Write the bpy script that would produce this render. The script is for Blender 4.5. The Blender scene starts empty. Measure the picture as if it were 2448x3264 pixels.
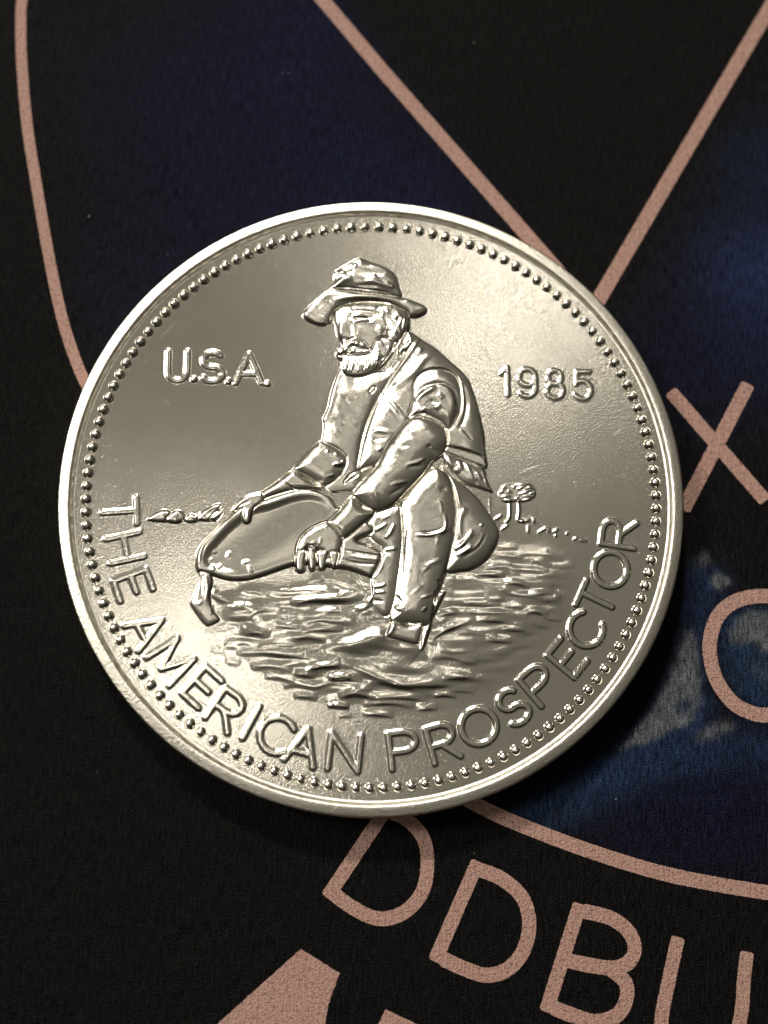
import bpy, math, random
import numpy as np
from mathutils import Vector, Matrix

random.seed(7); rng = np.random.default_rng(11)
MM = 0.001
sc = bpy.context.scene
col = sc.collection

# ------------------------------------------------------------------ camera
# photograph is 2448 x 3264; lengths below are millimetres, coin centre at x=y=0, board at z=0
TOP = 2.6                      # height of the coin's field above the board
CAM = np.array([-1.09, -11.4, 60.0 + TOP]); TGT = np.array([0.648, -1.13, TOP]); FPX = 3117.0
cd = bpy.data.cameras.new('camera'); cam = bpy.data.objects.new('camera', cd); col.objects.link(cam)
_w = TGT - CAM; _w /= np.linalg.norm(_w)
_r = np.cross(_w, [0, 1, 0]); _r /= np.linalg.norm(_r); _u = np.cross(_r, _w)
cam.matrix_world = Matrix(((_r[0], _u[0], -_w[0], CAM[0]*MM), (_r[1], _u[1], -_w[1], CAM[1]*MM), (_r[2], _u[2], -_w[2], CAM[2]*MM), (0, 0, 0, 1)))
cd.sensor_fit = 'HORIZONTAL'; cd.sensor_width = 36; cd.lens = 36*FPX/2448
cd.clip_start = 0.002; cd.clip_end = 20
cd.dof.use_dof = True; cd.dof.focus_distance = 0.0605; cd.dof.aperture_fstop = 24
sc.camera = cam

# ------------------------------------------------------------------ light of the room
world = bpy.data.worlds.new('World'); sc.world = world; world.use_nodes = True
wn = world.node_tree.nodes; wl = world.node_tree.links
bg = wn['Background']; tc = wn.new('ShaderNodeTexCoord'); rp = wn.new('ShaderNodeValToRGB')
dt = wn.new('ShaderNodeVectorMath'); dt.operation = 'DOT_PRODUCT'; dt.inputs[1].default_value = Vector((-.20, .46, .86)).normalized()
wl.new(tc.outputs['Generated'], dt.inputs[0]); wl.new(dt.outputs['Value'], rp.inputs[0]); wl.new(rp.outputs[0], bg.inputs[0])
rp.color_ramp.elements[0].position = 0.18; rp.color_ramp.elements[0].color = (.07, .062, .047, 1)      # dim side of the room, behind the photographer
rp.color_ramp.elements[1].position = 1.0; rp.color_ramp.elements[1].color = (.95, .87, .70, 1)       # lit ceiling and walls on the lamps' side
bg.inputs[1].default_value = 0.22

def lamp(name, L, dist, size, power, colr, shape='DISK'):
    d = bpy.data.lights.new(name, 'AREA'); d.shape = shape; d.size = size; d.energy = power; d.color = colr
    o = bpy.data.objects.new(name, d); col.objects.link(o)
    v = Vector((L[0], L[1], 1)).normalized(); o.location = v*dist
    o.rotation_euler = v.to_track_quat('Z', 'Y').to_euler()
    return o
lamp('key_lamp', (-.28, 1.04), 0.9, 0.08, 6.0, (1, .91, .80))
lamp('side_lamp', (-.86, .40), 0.9, 0.20, 4.6, (1, .92, .82))
lamp('ceiling_lamp', (.15, .40), 0.9, 0.05, .15, (1, .92, .80))
lamp('ceiling_lamp', (-.15, .01), 0.9, 0.05, .20, (1, .92, .80))

sc.view_settings.view_transform = 'Standard'; sc.view_settings.look = 'None'
sc.view_settings.gamma = 1; sc.view_settings.exposure = 0.0; sc.view_settings.use_curve_mapping = False
sc.render.engine = 'CYCLES'

# ------------------------------------------------------------------ pixels of the photograph -> points on a plane
def ray(pts, z):
    p = np.asarray(pts, float).reshape(-1, 2)
    D = _w + ((p[:, 0]-1224)/FPX)[:, None]*_r - ((p[:, 1]-1632)/FPX)[:, None]*_u
    t = (z-CAM[2])/D[:, 2]
    return (CAM + t[:, None]*D)[:, :2]
CROP = {1: (900, 800), 2: (1100, 1050), 3: (900, 1250), 4: (560, 1500), 5: (1100, 1500), 6: (950, 1750), 7: (560, 1800), 8: (1400, 1500)}
def C(k, pts):
    o = CROP[k]; return [(o[0]+x/3, o[1]+y/3) for x, y in pts]
PX = 1/51.3                    # one photograph pixel in mm on the coin

# ------------------------------------------------------------------ materials
def new_mat(name):
    m = bpy.data.materials.new(name); m.use_nodes = True
    return m, m.node_tree.nodes, m.node_tree.links, m.node_tree.nodes['Principled BSDF']
def N(nodes, t, **k):
    n = nodes.new(t)
    for a, b in k.items(): setattr(n, a, b)
    return n
def silver(name, rough, grain, aniso=0.0, wear=0.0, colr=(.92, .897, .848), vary=.05):
    m, n, l, b = new_mat(name)
    n.remove(b); b = N(n, 'ShaderNodeBsdfAnisotropic', distribution='BECKMANN'); l.new(b.outputs[0], n['Material Output'].inputs[0])
    g = N(n, 'ShaderNodeNewGeometry')
    # slight warm toning in patches
    t1 = N(n, 'ShaderNodeTexNoise'); t1.inputs['Scale'].default_value = 160; t1.inputs['Detail'].default_value = 6; t1.inputs['Roughness'].default_value = .6
    l.new(g.outputs['Position'], t1.inputs['Vector'])
    mx = N(n, 'ShaderNodeMix', data_type='RGBA'); mx.inputs[6].default_value = (*[c*.90 for c in colr[:2]], colr[2]*.84, 1); mx.inputs[7].default_value = (*colr, 1)
    l.new(t1.outputs[0], mx.inputs[0]); l.new(mx.outputs[2], b.inputs['Color'])
    mr = N(n, 'ShaderNodeMapRange'); mr.inputs[1].default_value = .3; mr.inputs[2].default_value = .7
    mr.inputs[3].default_value = rough*(1-vary); mr.inputs[4].default_value = rough*(1+vary)
    t2 = N(n, 'ShaderNodeTexNoise'); t2.inputs['Scale'].default_value = 2200; t2.inputs['Detail'].default_value = 5
    l.new(g.outputs['Position'], t2.inputs['Vector']); l.new(t2.outputs[0], mr.inputs[0]); l.new(mr.outputs[0], b.inputs['Roughness'])
    # frosted grain
    f = N(n, 'ShaderNodeTexNoise'); f.inputs['Scale'].default_value = 10000; f.inputs['Detail'].default_value = 2
    l.new(g.outputs['Position'], f.inputs['Vector'])
    bp = N(n, 'ShaderNodeBump'); bp.inputs['Strength'].default_value = grain; bp.inputs['Distance'].default_value = .00006
    l.new(f.outputs[0], bp.inputs['Height']); last = bp
    if wear > 0:      # nicks and scuffs
        v = N(n, 'ShaderNodeTexNoise'); v.inputs['Scale'].default_value = 5200; v.inputs['Detail'].default_value = 4; v.inputs['Roughness'].default_value = .7
        l.new(g.outputs['Position'], v.inputs['Vector'])
        b2 = N(n, 'ShaderNodeBump'); b2.inputs['Strength'].default_value = wear; b2.inputs['Distance'].default_value = .00012
        l.new(v.outputs[0], b2.inputs['Height']); l.new(bp.outputs[0], b2.inputs['Normal']); last = b2
    l.new(last.outputs[0], b.inputs['Normal'])
    if aniso > 0:     # metal flow lines run from the centre outward
        cr = N(n, 'ShaderNodeVectorMath', operation='CROSS_PRODUCT'); cr.inputs[1].default_value = (0, 0, 1)
        l.new(g.outputs['Position'], cr.inputs[0])
        nm = N(n, 'ShaderNodeVectorMath', operation='NORMALIZE'); l.new(cr.outputs[0], nm.inputs[0])
        l.new(nm.outputs[0], b.inputs['Tangent']); b.inputs['Anisotropy'].default_value = aniso
    return m
M_FIELD = silver('frosted_silver_field', .235, .15, .08, 0, (.92, .897, .848), .01)
M_RELIEF = silver('struck_silver_relief', .31, .12, 0, 0, (.92, .897, .848), .14)
M_BEAD = silver('polished_silver_bead', .22, .05)
M_PAN = silver('smooth_silver_pan', .30, .07, 0, 0, (.92, .897, .848), .03)
M_RIM = silver('worn_silver_rim', .39, .25, 0, .34, (.90, .875, .81))

# ------------------------------------------------------------------ mesh helpers
def make_obj(name, verts, faces, mat, parent=None, smooth=True, normals=None):
    me = bpy.data.meshes.new(name)
    verts = np.asarray(verts, np.float32); 
    if isinstance(faces, np.ndarray):
        k = faces.shape[1]
        me.vertices.add(len(verts)); me.vertices.foreach_set('co', verts.ravel())
        me.loops.add(faces.size); me.loops.foreach_set('vertex_index', faces.astype(np.int32).ravel())
        me.polygons.add(len(faces)); me.polygons.foreach_set('loop_start', np.arange(0, faces.size, k, dtype=np.int32))
        me.polygons.foreach_set('use_smooth', np.full(len(faces), smooth))
        me.update(calc_edges=True)
    else:
        me.from_pydata([tuple(v) for v in verts.tolist()], [], faces); me.update()
        me.polygons.foreach_set('use_smooth', np.full(len(me.polygons), smooth))
    if normals is not None: me.normals_split_custom_set_from_vertices(np.asarray(normals, np.float32).tolist())
    me.materials.append(mat)
    o = bpy.data.objects.new(name, me); col.objects.link(o)
    if parent: o.parent = parent
    return o

# ------------------------------------------------------------------ the board the coin lies on (printed artwork)
def cB(pts): return [(1000+x/1.1457, 2464+y/1.1457) for x, y in pts]
def cE(pts): return [(1848+x/1.58, 1100+y/1.58) for x, y in pts]
def cD(pts): return [(x*1.47559, y*1.47559) for x, y in pts]

def seg_dist(p, X, Y, closed=False, param=False):
    best = np.full(X.shape, 1e9); bt = np.zeros(X.shape); by = np.zeros(X.shape)
    s = np.r_[0, np.cumsum(np.hypot(*np.diff(p, axis=0).T))]; tot = s[-1] or 1
    n = len(p)
    for i in range(n if closed else n-1):
        a = p[i]; b = p[(i+1) % n]; d = b-a; L2 = d@d+1e-12
        t = np.clip(((X-a[0])*d[0]+(Y-a[1])*d[1])/L2, 0, 1)
        q = (X-a[0]-t*d[0])**2+(Y-a[1]-t*d[1])**2
        m = q < best; best[m] = q[m]
        if param: bt[m] = ((s[i]+t*math.sqrt(L2))/tot)[m]; by[m] = (Y-a[1]-t*d[1])[m]
    return (np.sqrt(best), bt, by) if param else np.sqrt(best)
def inside(p, X, Y):
    m = np.zeros(X.shape, bool); n = len(p)
    for i in range(n):
        (x0, y0), (x1, y1) = p[i], p[(i+1) % n]
        if y0 == y1: continue
        m ^= ((y0 > Y) != (y1 > Y)) & (X < (x1-x0)*(Y-y0)/(y1-y0)+x0)
    return m

def board():
    m, n, l, b = new_mat('printed_matte_board')
    at = N(n, 'ShaderNodeAttribute', attribute_name='print')
    g = N(n, 'ShaderNodeNewGeometry')
    h = N(n, 'ShaderNodeTexNoise'); h.inputs['Scale'].default_value = 7000; h.inputs['Detail'].default_value = 3   # halftone dust of the print
    l.new(g.outputs['Position'], h.inputs['Vector'])
    mr = N(n, 'ShaderNodeMapRange'); mr.inputs[1].default_value = .3; mr.inputs[2].default_value = .7; mr.inputs[3].default_value = .55; mr.inputs[4].default_value = 1.45
    l.new(h.outputs[0], mr.inputs[0])
    vm = N(n, 'ShaderNodeVectorMath', operation='SCALE'); l.new(at.outputs['Color'], vm.inputs[0]); l.new(mr.outputs[0], vm.inputs['Scale'])
    mp = N(n, 'ShaderNodeMapping'); mp.inputs['Scale'].default_value = (6000, 1100, 1); mp.inputs['Rotation'].default_value = (0, 0, math.radians(-2)); l.new(g.outputs['Position'], mp.inputs['Vector'])
    th = N(n, 'ShaderNodeTexNoise'); th.inputs['Scale'].default_value = 1; th.inputs['Detail'].default_value = 4; th.inputs['Roughness'].default_value = .7; l.new(mp.outputs[0], th.inputs['Vector'])
    m2 = N(n, 'ShaderNodeMapRange'); m2.inputs[1].default_value = .36; m2.inputs[2].default_value = .68; m2.inputs[3].default_value = .45; m2.inputs[4].default_value = 2.3; l.new(th.outputs[0], m2.inputs[0])
    v2 = N(n, 'ShaderNodeVectorMath', operation='SCALE'); l.new(vm.outputs[0], v2.inputs[0]); l.new(m2.outputs[0], v2.inputs['Scale'])      # uneven ink on the ribbed weave, with its glints painted in as flecks
    l.new(v2.outputs[0], b.inputs['Base Color'])
    b.inputs['Roughness'].default_value = .34; b.inputs['Specular IOR Level'].default_value = .06
    nm = weave(n, l, g); l.new(nm, b.inputs['Normal'])
    nx, ny = 350, 460; x = np.linspace(-34, 36, nx); y = np.linspace(-44, 48, ny); X, Y = np.meshgrid(x, y)
    V = np.stack([X, Y, np.zeros_like(X)], -1).reshape(-1, 3)*MM
    i = np.arange(nx*ny).reshape(ny, nx)
    F = np.stack([i[:-1, :-1], i[:-1, 1:], i[1:, 1:], i[1:, :-1]], -1).reshape(-1, 4)
    o = make_obj('printed_board', V, F, m); o['kind'] = 'structure'
    # ink colours of the artwork
    P = np.stack([X.ravel(), Y.ravel()], -1); ink = np.zeros((len(P), 3)); ink[:] = (.0036, .0035, .0034)
    def blob(px, r, colr, a=1.0, ang=0, asp=1):
        c = ray(px, 0)[0]; d = P-c; ca, sa = math.cos(ang), math.sin(ang)
        u = (d[:, 0]*ca+d[:, 1]*sa)/(r*PX*1.04*asp); v = (-d[:, 0]*sa+d[:, 1]*ca)/(r*PX*1.04)
        wgt = (a*np.exp(-(u*u+v*v)))[:, None]; ink[:] = ink*(1-wgt)+np.array(colr)*wgt
    def side(p0, p1, soft):            # 1 on the left of the line p0 -> p1
        a, bb = ray([p0, p1], 0); t = (bb-a)/np.linalg.norm(bb-a)
        s = t[0]*(P[:, 1]-a[1])-t[1]*(P[:, 0]-a[0]); return 1/(1+np.exp(-s/soft))
    navy = (.0042, .0052, .0195)
    base = ink.copy()
    for p, r, a in (((880, 240), 330, .8), ((520, 330), 330, .45), ((1120, 520), 260, .9), ((760, 640), 300, .55), ((1330, 640), 220, .85), ((420, 900), 300, .35), ((1000, 60), 260, .7)):
        blob(p, r, navy, a)
    k = side((1681+40, 760-30), (1029+40, 0-30), .35)[:, None]      # ink stops before the spoke
    ink[:] = base*(1-k)+ink*k
    k2 = side((60, -50), (250, 1300), .5)[:, None]; ink[:] = base*(1-k2)+ink*k2
    keep = ink.copy()
    for p, r, a, cc in (((2430, 880), 230, .95, (.010, .017, .050)), ((2440, 520), 190, .6, (.006, .011, .030)), ((2200, 1150), 260, .55, navy), ((2440, 1130), 180, .5, (.006, .010, .03)),
                        ((2300, 2550), 260, .7, navy), ((2000, 2560), 200, .5, navy), ((2250, 1950), 130, .55, navy)):
        blob(p, r, cc, a)
    def patch(pts, colr, a, soft):
        p = spline(ray(cE(pts), 0), 3, True); d = np.full(len(P), 1e9); m = inside(p, P[:, 0], P[:, 1])
        d = seg_dist(p, P[:, 0], P[:, 1], True); d = np.where(m, d, -d)+np.interp(speck, (-3, 3), (-.16, .16))
        w_ = (a/(1+np.exp(-d/soft)))[:, None]; ink[:] = ink*(1-w_)+np.array(colr)*w_
    speck = rng.normal(size=len(P)).reshape(ny, nx)
    for _ in range(2): speck = (speck+np.roll(speck, 1, 0)+np.roll(speck, 1, 1)+np.roll(speck, -1, 0)+np.roll(speck, -1, 1))/5
    speck = (speck/speck.std()).ravel()
    sea = (.009, .0185, .044)
    patch([(560, 1130), (640, 1120), (740, 1180), (690, 1260), (640, 1330), (610, 1500), (620, 1700), (660, 1850), (560, 1990), (300, 2120), (100, 2230), (-250, 2420), (-330, 2330), (-50, 2190), (150, 2080), (330, 1900), (470, 1650), (560, 1350)], sea, .9, .28)
    patch([(250, 2080), (500, 1990), (650, 1930), (900, 1960), (1200, 1950), (1200, 2110), (800, 2120), (450, 2180), (100, 2330), (-150, 2430)], sea, .8, .35)
    patch([(740, 1360), (900, 1320), (1100, 1400), (1120, 1700), (960, 1820), (820, 1780), (740, 1650), (720, 1480)], (.009, .019, .042), .95, .25)
    pale = (.070, .076, .082)
    patch([(545, 1440), (585, 1500), (600, 1700), (602, 1800), (560, 1880), (480, 1930), (330, 2000), (200, 2035), (260, 1970), (370, 1830), (450, 1680), (510, 1530)], pale, .85, .08)
    patch([(490, 1800), (560, 1790), (560, 1840), (500, 1850)], sea, .8, .14)
    patch([(615, 1040), (650, 1090), (600, 1115)], pale, .65, .12)
    patch([(680, 1150), (752, 1190), (705, 1232), (660, 1190)], pale, .9, .08)
    patch([(760, 1430), (820, 1360), (890, 1345), (1000, 1380), (1010, 1520), (930, 1545), (860, 1490), (770, 1495)], pale, .8, .10)
    patch([(600, 1960), (730, 1900), (752, 1930), (640, 1992)], pale, .75, .12)
    patch([(860, 1600), (960, 1640), (1050, 1620), (1000, 1700), (900, 1680)], (.03, .045, .065), .6, .18)
    ink *= (1+.05*speck)[:, None]
    k = side((1914+30, 945+18), (2448+30, 33+18), .45)[:, None]; k = 1-k
    ink[:] = keep*(1-k)+ink*k
    cen, rad = arc_c
    d = np.hypot(P[:, 0]-cen[0], P[:, 1]-cen[1]); k = (1/(1+np.exp((d-rad)/.25)))[:, None]; ink[:] = base*(1-k)+ink*k
    rgba = np.ones((len(P), 4), np.float32); rgba[:, :3] = ink
    ca = o.data.color_attributes.new('print', 'FLOAT_COLOR', 'POINT'); ca.data.foreach_set('color', rgba.ravel())
    return o

def weave(n, l, g):
    mp = N(n, 'ShaderNodeMapping'); mp.inputs['Scale'].default_value = (5200, 800, 1); mp.inputs['Rotation'].default_value = (0, 0, math.radians(-2))
    l.new(g.outputs['Position'], mp.inputs['Vector'])
    a = N(n, 'ShaderNodeTexNoise'); a.inputs['Scale'].default_value = 1; a.inputs['Detail'].default_value = 3; a.inputs['Roughness'].default_value = .65
    l.new(mp.outputs[0], a.inputs['Vector'])
    c = N(n, 'ShaderNodeTexNoise'); c.inputs['Scale'].default_value = 10000; c.inputs['Detail'].default_value = 2
    l.new(g.outputs['Position'], c.inputs['Vector'])
    ad = N(n, 'ShaderNodeMath', operation='ADD'); l.new(a.outputs[0], ad.inputs[0]); l.new(c.outputs[0], ad.inputs[1])
    bp = N(n, 'ShaderNodeBump'); bp.inputs['Strength'].default_value = 1.0; bp.inputs['Distance'].default_value = .00013
    l.new(ad.outputs[0], bp.inputs['Height']); return bp.outputs[0]

def ink_material():
    m, n, l, b = new_mat('salmon_print_ink')
    g = N(n, 'ShaderNodeNewGeometry')
    a = N(n, 'ShaderNodeTexNoise'); a.inputs['Scale'].default_value = 5200; a.inputs['Detail'].default_value = 4; a.inputs['Roughness'].default_value = .65
    c = N(n, 'ShaderNodeTexNoise'); c.inputs['Scale'].default_value = 900; c.inputs['Detail'].default_value = 3
    l.new(g.outputs['Position'], a.inputs['Vector']); l.new(g.outputs['Position'], c.inputs['Vector'])
    r = N(n, 'ShaderNodeValToRGB'); e = r.color_ramp.elements
    e[0].position = .30; e[0].color = (.11, .045, .035, 1); e[1].position = .44; e[1].color = (.36, .222, .185, 1)
    x = e.new(.70); x.color = (.46, .30, .255, 1)
    l.new(a.outputs[0], r.inputs[0])
    mx = N(n, 'ShaderNodeMix', data_type='RGBA', blend_type='MULTIPLY'); mx.inputs[0].default_value = .35
    l.new(r.outputs[0], mx.inputs[6]); l.new(c.outputs['Color'], mx.inputs[7])
    l.new(r.outputs[0], b.inputs['Base Color'])
    b.inputs['Roughness'].default_value = .6; b.inputs['Specular IOR Level'].default_value = .3
    l.new(weave(n, l, g), b.inputs['Normal']); return m

def spline(pts, k=8, closed=False):
    p = np.asarray(pts, float); n = len(p); out = []
    for i in range(n if closed else n-1):
        if closed: a, b, c, d = p[(i-1) % n], p[i], p[(i+1) % n], p[(i+2) % n]
        else: a, b, c, d = p[max(i-1, 0)], p[i], p[i+1], p[min(i+2, n-1)]
        for t in np.arange(k)/k:
            out.append(.5*((2*b)+(c-a)*t+(2*a-5*b+4*c-d)*t*t+(3*b-a-3*c+d)*t**3))
    if not closed: out.append(p[-1])
    return np.array(out)
def resample(p, step):
    s = np.r_[0, np.cumsum(np.hypot(*np.diff(p, axis=0).T))]; t = np.linspace(0, s[-1], max(2, int(s[-1]/step)))
    return np.stack([np.interp(t, s, p[:, 0]), np.interp(t, s, p[:, 1])], -1)

def circle_fit(p):
    A = np.c_[2*p, np.ones(len(p))]; s = np.linalg.lstsq(A, (p**2).sum(1), rcond=None)[0]
    return s[:2], math.sqrt(s[2]+s[0]**2+s[1]**2)
ARC_L = cD([(66, -40), (48, 0), (45, 60), (48, 150), (60, 280), (79, 400), (105, 550), (135, 690), (172, 800), (215, 885)])
ARC_R = cB([(470, 45), (600, 118), (740, 183), (1000, 282), (1300, 372), (1659, 437), (1900, 465)])
arc_c = circle_fit(np.r_[ray(ARC_L[2:], 0), ray(ARC_R, 0)])
M_INK = ink_material()
BOARD = board()

_layer = [0]
def ribbons(name, strokes, width):
    """flat printed strokes with slightly ragged edges; each stroke sits a hair above the one before"""
    V, F = [], []
    for st in strokes:
        p = resample(st, .09); t = np.gradient(p, axis=0); t /= np.linalg.norm(t, axis=1)[:, None]; nn = np.stack([-t[:, 1], t[:, 0]], -1)
        _layer[0] += 1; z = .012+.0016*(_layer[0] % 9)
        # rounded ends
        s = np.r_[0, np.cumsum(np.hypot(*np.diff(p, axis=0).T))]; e = np.minimum(s, s[-1]-s); hw = width/2
        k = np.where(e < hw*.3, np.sqrt(np.clip(1-(1-e/(hw*.3))**2, .45, 1)), 1)
        a = p+nn*(hw*k+rng.normal(0, .008, len(p)))[:, None]; b = p-nn*(hw*k+rng.normal(0, .008, len(p)))[:, None]
        o = len(V)
        for i in range(len(p)): V += [(a[i, 0], a[i, 1], z), (b[i, 0], b[i, 1], z)]
        F += [(o+2*i, o+2*i+1, o+2*i+3, o+2*i+2) for i in range(len(p)-1)]
    return make_obj(name, np.array(V)*MM, F, M_INK, BOARD, smooth=False)
def sheet(name, pts):
    q = []
    p = ray(pts, 0)
    for i in range(len(p)): q += list(resample(np.array([p[i], p[(i+1) % len(p)]]), .12)[:-1])
    q = np.array(q)+rng.normal(0, .012, (len(q), 2))
    return make_obj(name, np.c_[q, np.full(len(q), .014)]*MM, [tuple(range(len(q)))[::-1]], M_INK, BOARD, smooth=False)
T0 = lambda pts: spline(ray(pts, 0))
S0 = lambda pts: ray(pts, 0)
ribbons('printed_arc', [T0(ARC_L)], .74)
ribbons('printed_arc', [T0(ARC_R)], .88)
ribbons('printed_spoke', [S0([(985, -52), (1224, 231), (1681, 752), (1790, 877)])], .99)
ribbons('printed_spoke', [S0([(2520, -90), (1914, 945), (1850, 1054)])], 1.0)
ribbons('printed_letter_x', [S0(cE([(455, 232), (935, 785)])), S0(cE([(848, 195), (520, 830)]))], .94)
ribbons('printed_letter_c', [T0(cE([(1180, 1420), (1090, 1310), (948, 1265), (810, 1280), (710, 1345), (662, 1450), (655, 1560), (690, 1690), (770, 1800), (860, 1850), (948, 1862), (1090, 1830), (1180, 1720)]))], .92)
ribbons('printed_letter_d', [S0(cB([(262, 135), (48, 455)])), T0(cB([(272, 140), (340, 170), (398, 235), (415, 320), (398, 430), (330, 508), (240, 532), (150, 496), (74, 443)]))], .84)
ribbons('printed_letter_d', [S0(cB([(600, 322), (441, 688)])), T0(cB([(598, 350), (690, 388), (765, 460), (787, 560), (762, 655), (705, 718), (630, 738), (550, 714), (464, 674)]))], .86)
ribbons('printed_letter_b', [S0(cB([(972, 477), (848, 872)])), T0(cB([(976, 502), (1085, 530), (1150, 580), (1172, 640), (1150, 690), (1095, 712), (1000, 700), (925, 684)])), T0(cB([(1080, 712), (1138, 765), (1140, 830), (1105, 885), (1030, 908), (950, 886), (870, 855)]))], .86)
ribbons('printed_letter_u', [T0(cB([(1331, 598), (1300, 740), (1270, 900), (1280, 1010), (1390, 1075), (1520, 1010), (1560, 880), (1570, 760), (1582, 652)]))], .84)
sheet('printed_headline_letter', [(1300/1.355, 2264+1030/1.355), (1468/1.355, 2264+1136/1.355), (1420/1.355, 2264+1260/1.355), (1390/1.355, 3330), (850/1.355, 3340), (938/1.355, 2264+1355/1.355)])
sheet('printed_headline_letter', cB([(263, 862), (400, 928), (450, 1010), (190, 1010)]))

# ================================================================== the coin: relief height map
NG = 1120; RF = 18.62
gx = np.linspace(-RF, RF, NG); GX, GY = np.meshgrid(gx, gx); CELL = gx[1]-gx[0]
H = np.zeros((NG, NG)); LAB = np.zeros((NG, NG), np.int32)
PARTS = [('field', None)]          # label -> (name, parent label)
RZ = .86                           # overall relief scale

def gblur(a, s):
    f = np.fft.fftfreq(NG)
    k = np.exp(-2*(np.pi*s)**2*(f[:, None]**2+f[None, :NG]**2))
    return np.real(np.fft.ifft2(np.fft.fft2(a)*k))
def noise(s):
    a = gblur(rng.normal(size=(NG, NG)), s); return a/a.std()
N6, N14, N30 = noise(5), noise(12), noise(28)
def noise2(sx_, sy_):
    f = np.fft.fftfreq(NG); k = np.exp(-2*np.pi**2*((f[:, None]*sy_)**2+(f[None, :]*sx_)**2))
    a = np.real(np.fft.ifft2(np.fft.fft2(rng.normal(size=(NG, NG)))*k)); return a/a.std()
NW = noise2(17, 4.6)

def part(name, parent=None):
    PARTS.append((name, parent)); return len(PARTS)-1
def window(p, pad):
    i0 = max(0, int((p[:, 0].min()-pad+RF)/CELL)); i1 = min(NG, int((p[:, 0].max()+pad+RF)/CELL)+2)
    j0 = max(0, int((p[:, 1].min()-pad+RF)/CELL)); j1 = min(NG, int((p[:, 1].max()+pad+RF)/CELL)+2)
    return slice(j0, j1), slice(i0, i1)
def rnd(t): t = np.clip(t, 0, 1); return .72*(1-(1-t)**2)+.28*np.sqrt(1-(1-t)**2)
def sm(t): t = np.clip(t, 0, 1); return t*t*(3-2*t)

def shape(lab, pts, base, h, w, tilt=(0, 0), curved=True, k=3, rough=0, mode='over', prof=rnd, label=True):
    """raised form with outline pts (photo pixels): rises base at its edge, then h more over w pixels"""
    p = ray(pts, TOP)
    if curved: p = spline(p, k, True)
    w_ = w*PX; sl = window(p, .1); X, Y = GX[sl], GY[sl]
    m = inside(p, X, Y); d = seg_dist(p, X, Y, True)
    c = p.mean(0)
    if w >= 24 and mode == 'over': base, h = base*.80, h*1.45
    sd = np.where(m, d, -d); al = np.clip(sd/(1.6*CELL)+.5, 0, 1)
    lay = base*sm(sd/(2.5*PX)+.2)+h*prof(d*m/w_)+tilt[0]*(X-c[0])/10+tilt[1]*(Y-c[1])/10
    if rough: lay = lay+rough*(N14[sl]*.65+N30[sl]*.5+N6[sl]*.12)*sm(sd/(12*PX))*.8
    hh = H[sl]
    if mode == 'over': hh[:] = hh*(1-al)+lay*al
    elif mode == 'max': m &= lay > hh; hh[m] = lay[m]
    elif mode == 'add': hh[m] += lay[m]
    if label and lab is not None: LAB[sl][m] = lab
def ridge(pts, w, h, lab=None, only=None, curved=True, taper=True, k=5, skew=0):
    """soft ridge (h > 0) or crease (h < 0) of half-width w pixels along a line; skew leans it downhill"""
    p = ray(pts, TOP)
    if curved and len(p) > 2: p = spline(p, k)
    if only is not None:
        w *= .92; h *= 1.05; p0 = p; c_ = p.mean(0); p = c_+(p-c_)*1.15
    w_ = w*PX; sl = window(p, w_*4.2+.05); X, Y = GX[sl], GY[sl]
    d, t, dy = seg_dist(p, X, Y, param=True)
    e = np.clip(np.sin(np.pi*t), 0, 1)**.6 if taper else 1
    if skew: e = np.clip(np.sin(np.pi*t), 0, 1)**.7; d = d*np.where(dy > 0, 1/(1+skew), 1+.5*skew*np.clip(-dy/(d+1e-6), 0, 1))
    a = h*e*np.exp(-(d/w_)**2*1.6)
    m = np.ones(X.shape, bool) if only is None else np.isin(LAB[sl], only)
    H[sl][m] += a[m]
    if lab is not None: q = m & (d < w_*.9) & (np.abs(a) > abs(h)*.2); LAB[sl][q] = lab

# ---- hills on the horizon (left bank) and the far bank with its tree
for i, q in enumerate(([(467, 1656), (500, 1632), (528, 1624), (556, 1640), (548, 1662), (500, 1664)], [(528, 1655), (556, 1628), (580, 1630), (592, 1652), (570, 1668), (540, 1666)],
                       [(588, 1656), (604, 1638), (622, 1640), (640, 1634), (648, 1652), (628, 1664), (600, 1666)], [(630, 1654), (648, 1628), (690, 1606), (708, 1612), (690, 1636), (680, 1660), (650, 1662)],
                       [(668, 1652), (692, 1630), (714, 1628), (706, 1650), (690, 1664)])):
    shape(part('hill'), q, .05, .13, 12, rough=.03)
for a in ([(520, 1630), (535, 1655)], [(560, 1634), (572, 1662)], [(655, 1635), (690, 1612)], [(660, 1650), (700, 1632)], [(610, 1645), (630, 1655)], [(676, 1655), (700, 1640)]):
    ridge(a, 4, .06)
TREE = part('oak_tree'); CROWN = part('crown', TREE)
shape(CROWN, C(8, [(565, 200), (620, 140), (700, 135), (780, 115), (860, 125), (905, 170), (925, 230), (880, 280), (800, 300), (720, 300), (630, 305), (575, 265)]), .05, .05, 14, rough=.02)
for q in ([(590, 170), (640, 160)], [(570, 215), (610, 195)], [(600, 250), (680, 245)], [(650, 195), (690, 210)], [(620, 285), (690, 285)], [(720, 270), (760, 268)], [(740, 180), (800, 160)], [(770, 130), (880, 135)],
          [(800, 190), (880, 200)], [(760, 225), (850, 205)], [(800, 245), (900, 250)], [(790, 290), (870, 275)], [(840, 160), (900, 175)], [(700, 155), (730, 165)], [(850, 225), (920, 215)]):
    ridge(C(8, q), 3.6, .075, only=[CROWN])
for q in ([(668, 300), (672, 380), (668, 450), (640, 490)], [(755, 300), (762, 380), (752, 470), (790, 485)]):
    ridge(C(8, q), 5.5, .10, lab=part('trunk', TREE), taper=False)
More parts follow.
